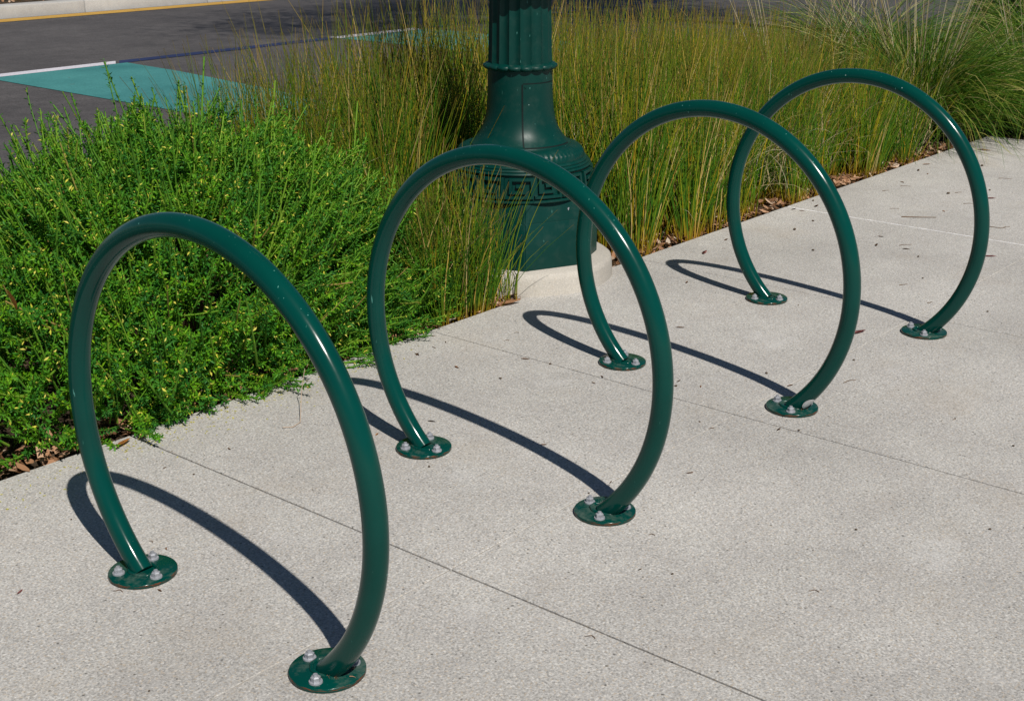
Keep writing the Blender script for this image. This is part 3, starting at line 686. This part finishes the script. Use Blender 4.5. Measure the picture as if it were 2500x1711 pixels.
# ------------------------------------------------------------------ single leaves, twigs and pods on the pavement
def leaf_mesh(k):
    r2 = random.Random(k); bm = bmesh.new(); n = 6; rows = []
    cu = r2.uniform(.03, .20); wv = r2.uniform(.16, .30); sk = r2.uniform(-.3, .3)
    for i in range(n+1):
        s = i/n-.5; wd = wv*math.sin(math.pi*min(1, (i+.12)/n*.97+.01))**.8*.5; z = cu*(4*s*s)*.5+.03
        yy = sk*s*s
        rows.append([bm.verts.new((s, yy-wd, z+wd*.5)), bm.verts.new((s, yy, z)), bm.verts.new((s, yy+wd, z+wd*.35))])
    for a, b in zip(rows, rows[1:]):
        bm.faces.new((a[0], b[0], b[1], a[1])); bm.faces.new((a[1], b[1], b[2], a[2]))
    bmesh.ops.solidify(bm, geom=bm.faces[:], thickness=.012)
    return bmmesh('leaf', bm, 60)
LEAFS = [leaf_mesh(k) for k in range(6)]
LCOL = [plain('dry_leaf_tan', (.36, .19, .10), .6, .3, .3, 3), plain('dry_leaf_brown', (.16, .085, .045), .6, .3, .3, 3), plain('dry_leaf_pink', (.34, .12, .11), .55, .3, .25, 3), plain('dry_leaf_orange', (.45, .20, .05), .6, .3, .25, 3)]
LV = {}
def where(p):
    xs = [r_[0] for r_ in racks]; nm = ['first', 'second', 'third', 'last']
    k = min(range(4), key=lambda i: min(abs(p.x-xs[i])+abs(p.y-(racks[i][1]+sg*.2975)) for sg in (-1, 1)))
    sg = 'planting side' if p.y > racks[k][1] else 'open side'
    d_ = math.hypot(p.x-xs[k], p.y-(racks[k][1]+(.2975 if p.y > racks[k][1] else -.2975)))
    if d_ < .30: return 'beside the %s foot of the %s bike rack' % (sg, nm[k])
    if p.y > 2.72 and p.x < 7.2: return 'along the bed edge near the %s bike rack' % nm[k]
    if p.x > 5.57: return 'beyond the white pavement joint past the last bike rack'
    if p.y < 1.0: return 'on the open pavement away from the bike racks'
    j = sum(p.x > x for x in xs)
    return ['before the first bike rack', 'between the first and second bike racks', 'between the second and third bike racks', 'between the third and last bike racks', 'between the last bike rack and the white joint'][j]

def put_leaf(px, py, L, c, label=None, group=None, rot=None, z=.0):
    key = (random.randrange(6), c)
    if key not in LV:
        me = LEAFS[key[0]].copy(); me.materials.append(LCOL[c]); LV[key] = me
    p = gpx(px, py, z); o = bpy.data.objects.new('fallen_leaf', LV[key]); col.objects.link(o)
    o.location = (p.x, p.y, z+.0004); o.scale = (L, L, L*.8); o.rotation_euler.z = random.uniform(0, 6.28) if rot is None else rot
    tag(o, label or ('small dry %s leaf ' % ['tan', 'brown', 'red', 'orange'][c])+where(p), 'leaf', group or 'small dry leaves scattered on the pavement'); return o
def Z(x0, y0, s, pts): return [(x0+a/s, y0+b/s) for a, b in pts]
lv = Z(1900, 350, 3.7, [(1340, 193), (1265, 247), (1350, 278), (1120, 353), (345, 570), (1495, 615), (925, 845), (885, 922), (1910, 425), (1155, 957), (140, 597), (215, 612)]) \
   + Z(1500, 700, 3.873, [(610, 893), (815, 945), (1660, 935), (1590, 1222), (1555, 1350), (625, 388), (920, 1338)]) \
   + Z(1000, 650, 3.873, [(445, 958), (340, 720), (72, 835), (1820, 1045), (1740, 1105), (1090, 878), (210, 660), (230, 770)]) \
   + Z(0, 850, 3.32, [(1335, 970), (1858, 818)]) + Z(500, 500, 2.8925, [(1780, 1148), (1500, 1057), (1600, 1530)]) \
   + Z(900, 1050, 2.8925, [(1235, 103), (1710, 367), (2270, 303), (1915, 985)]) + Z(1500, 450, 3.873, [(685, 930), (1055, 527), (1910, 205), (1700, 432)]) + Z(0, 1280, 3.692, [(1497, 220), (1440, 595)])
for k, (x, y) in enumerate(lv):
    d = (gpx(x, y)-Vector((0, 0, CAM_H))).length
    put_leaf(x, y, random.uniform(12, 24)*d/FPX, random.choice([0, 1, 1, 1]))
put_leaf(1900+1860/3.7, 350+65/3.7, .085, 0, 'curled tan leaf on the pavement below the fountain grass', 'notable fallen leaves')
put_leaf(1900+1910/3.7, 350+1023/3.7, .06, 2, 'slender red leaf beside the last bike rack hoop', 'notable fallen leaves', -.9)
put_leaf(1900+1915/3.7, 350+500/3.7, .06, 2, 'slender red leaf on the pavement towards the fountain grass', 'notable fallen leaves', -.9)
put_leaf(1500+2300/3.873, 700+437/3.873, .070, 2, 'pinkish leaf lying behind the third bike rack hoop', 'notable fallen leaves', -.3)
put_leaf(1500+850/3.873, 450+650/3.873, .055, 2, 'reddish leaf just beyond the shadow tip of the last bike rack', 'notable fallen leaves', .3)
put_leaf(180/3.692, 1280+610/3.692, .022, 2, 'small pinkish curled leaf left of the first bike rack foot', 'notable fallen leaves', .5)
put_leaf(900+60/2.8925, 1050+30/2.8925, .020, 3, 'small orange leaf beside the second bike rack foot', 'notable fallen leaves', .4)
for (x, y, L, c, lab) in ((345, 1063, .07, 0, 'broad tan leaf half under the shrub by the pavement joint'), (300, 1083, .06, 3, 'orange leaf under the shrub edge behind the first rack'), (1240, 742, .10, 0, 'large pale tan leaf beside the lamp footing'), (1790, 505, .12, 0, 'large tan leaf among the rush bases behind the third rack')):
    put_leaf(x, y, L, c, lab, 'notable fallen leaves', random.uniform(0, 3), .004)
# twigs
def twig(px, py, L, rot, label=None, rad=.0012, bent=.15):
    p = gpx(px, py); n = 5; pts = [((i/n-.5)*L, bent*L*math.sin(i*1.3+L*90)*.4, rad+.0006+abs(bent)*L*.05*math.sin(math.pi*i/n)) for i in range(n+1)]
    o = link('twig', tube('twig', pts, [rad*(1-.4*i/n) for i in range(n+1)], 6), M_TWIG, None, (p.x, p.y, 0)); o.rotation_euler.z = rot
    tag(o, label or 'short thin brown twig '+where(p), 'twig', 'twigs scattered on the pavement')
twig(1900+1270/3.7, 350+672/3.7, .155, -.96, 'long straight twig by the white pavement joint', .0022, .02)
twig(1500+2220/3.873, 700+895/3.873, .05, -.35, 'thin dark twig beside the third rack foot')
twig(1900+2010/3.7, 350+765/3.7, .09, -.9, 'bent hooked twig beyond the last bike rack', .0016, .5)
for (x, y, s) in [(1150, 390, 1), (2050, 322, 1.3), (1625, 447, .8), (1145, 920, 1.2), (1720, 548, 1), (1050, 593, .8), (970, 430, .8), (1130, 1280, .7), (1370, 1440, .5)]:
    p = (1900+x/3.7, 350+y/3.7); twig(*p, .05*s, random.uniform(-1.4, -.3))
for (x, y) in Z(1000, 650, 3.873, [(915, 703), (1010, 630)])+Z(0, 1280, 3.692, [(1368, 155), (1070, 600)])+Z(900, 1050, 2.8925, [(1565, 1457), (2000, 738)])+Z(1900, 1000, 2.238, [(195, 990), (965, 50)])+Z(1500, 450, 3.873, [(1740, 1143), (1030, 610)]):
    twig(x, y, random.uniform(.012, .024), random.uniform(0, 3), None, .0009, .4)
# seed pods
def pod_mesh():
    bm = bmesh.new(); bmesh.ops.create_icosphere(bm, subdivisions=2, radius=.5)
    for v in bm.verts: v.co.z *= .75; v.co *= 1+.12*math.sin(7*v.co.x+5*v.co.y); v.co.x *= 1.35
    for v in bm.verts:
        if v.co.x > .45: v.co.x = .45; v.co.y *= 1.15
    return bmmesh('seed_pod', bm, 60)
POD = pod_mesh(); POD.materials.append(plain('pod_brown', (.09, .065, .045), .8, .2, .3, 3))
pods = Z(1900, 350, 3.7, [(1265, 1027), (1305, 1222), (1890, 1523), (1535, 458), (315, 522), (313, 705), (148, 783), (315, 970), (1840, 208)])+Z(1500, 700, 3.873, [(583, 943), (1745, 1362), (1437, 822), (805, 1278), (2262, 697)])+Z(0, 850, 3.32, [(1570, 1025), (578, 1390)])+Z(0, 1280, 3.692, [(1345, 1502)])+Z(900, 1050, 2.8925, [(428, 260), (1555, 447), (2145, 1017)])+Z(1000, 650, 3.873, [(1330, 928), (860, 1065)])+Z(1900, 1000, 2.238, [(1157, 655), (425, 657), (1285, 200)])
for (x, y) in pods:
    p = gpx(x, y); d = p.length; o = bpy.data.objects.new('seed_pod', POD); col.objects.link(o); s = random.uniform(4, 6.5)*d/FPX
    o.scale = (s, s, s); o.location = (p.x, p.y, s*.36); o.rotation_euler.z = random.uniform(0, 6)
    tag(o, 'tiny dark seed pod '+where(p), 'seed pod', 'seed pods scattered on the pavement')
# chaff caught at rack feet
def chaff(x, y, lab, n=46):
    b = np.c_[rng.normal(size=n)*.013, rng.normal(size=n)*.007, np.abs(rng.normal(size=n))*.003+PLT]
    d = unit(np.c_[rng.normal(size=(n, 2)), np.abs(rng.normal(size=n))*.25]); V, F, T, Rn = ribbons(b, d, rng.uniform(.005, .016, n), rng.uniform(.0008, .0020, n), rng.uniform(.1, 1.0, n), 4, rng.random(n))
    V[:, 2] = np.maximum(V[:, 2], PLT+.001)
    o = link('chaff', npmesh('chaff', V, F, {'rnd': Rn}), M_LITTER, None, (x, y, 0)); o.rotation_euler.z = -.5; tag(o, lab, 'dry grass bits', 'chaff caught on the rack feet')
chaff(1.4911-.006, 2.0227-.2975-.036, 'dry grass bits caught in the crook of the first rack foot')
chaff(3.2876-.002, 2.0207-.2975-.036, 'dry grass bits below the white sticker on the third rack foot', 34)
# dry grass stalk hanging from the shrub onto the pavement
p0, p1, p2 = gpx(744, 900, .12), gpx(736, 960, .04), gpx(733, 1030, .003)
st = link('dry_stalk', tube('dry_stalk', [p0, (p0+p1)/2+Vector((0, 0, .006)), p1, p2, gpx(715, 1042, .003), gpx(690, 1043, .003)], [.0011]*6, 6), M_LITTER)
for nme in ('rnd',):
    at = st.data.attributes.new(nme, 'FLOAT', 'POINT'); at.data.foreach_set('value', [.95]*len(st.data.vertices))
tag(st, 'thin straw stalk hanging from the shrub onto the pavement', 'stalk')
# orange leaf caught in the shrub
o = put_leaf(30, 725, .07, 3, 'orange leaf caught upright in the left side of the shrub', 'notable fallen leaves', .6)
d = fw+rt*((28-PW/2)/FPX)-up*((735-PH/2)/FPX); t = 2.93/d.y*1.0; pt = Vector((0, 0, CAM_H))+d*t
o.location = pt; o.rotation_euler = (.4, 1.1, .5); o.name = 'caught_leaf'

# ------------------------------------------------------------------ street tree outside the frame (its shade falls on the road)
def tree(base, crown, rad, label):
    e = empty('street_tree', base); tag(e, label, 'tree')
    b = Vector(base); c = Vector(crown)-b
    link('trunk', tube('trunk', [(0, 0, -.2), (c.x*.03, c.y*.02, 2), (c.x*.2, c.y*.2, 4.5), (c.x*.5, c.y*.5, 7.5), (c.x*.8, c.y*.8, c.z-1)], [.30, .24, .20, .15, .09], 14), M_BARK, e)
    P = []
    for k in range(26):
        v = Vector((random.gauss(0, 1), random.gauss(0, 1), random.gauss(0, .6))).normalized()*random.uniform(.45, 1)
        t = c+Vector((v.x*rad[0], v.y*rad[1], v.z*rad[2])); s0 = Vector((c.x*.6, c.y*.6, 8)).lerp(Vector((c.x*.8, c.y*.8, c.z-1)), random.random())
        link('branch', tube('branch', [s0, s0.lerp(t, .5)+Vector((0, 0, .3)), t], [.07, .04, .015], 7), M_BARK, e)
        P.append(np.array(t)+rng.normal(size=(1500, 3))*np.array([.62, .62, .42]))
    P = np.concatenate(P); n = len(P); a = unit(rng.normal(size=(n, 3))+np.array([0, 0, -.8])); s_ = unit(np.cross(a, rng.normal(size=(n, 3)))); L = rng.uniform(.08, .16, n)[:, None]
    V = np.empty((n, 4, 3)); V[:, 0] = P; V[:, 1] = P+a*L*.5+s_*L*.13; V[:, 2] = P+a*L; V[:, 3] = P+a*L*.5-s_*L*.13
    o = link('crown', npmesh('crown', V.reshape(-1, 3), np.arange(n*4).reshape(n, 4), {'rnd': np.repeat(rng.random(n), 4)}), M_TLEAF, e); o['kind'] = 'stuff'
tree((13.2, 2.1, 0), (10.2, 3.9, 10.4), (3.7, 2.4, 2.0), 'tall street tree standing past the pavement corner')
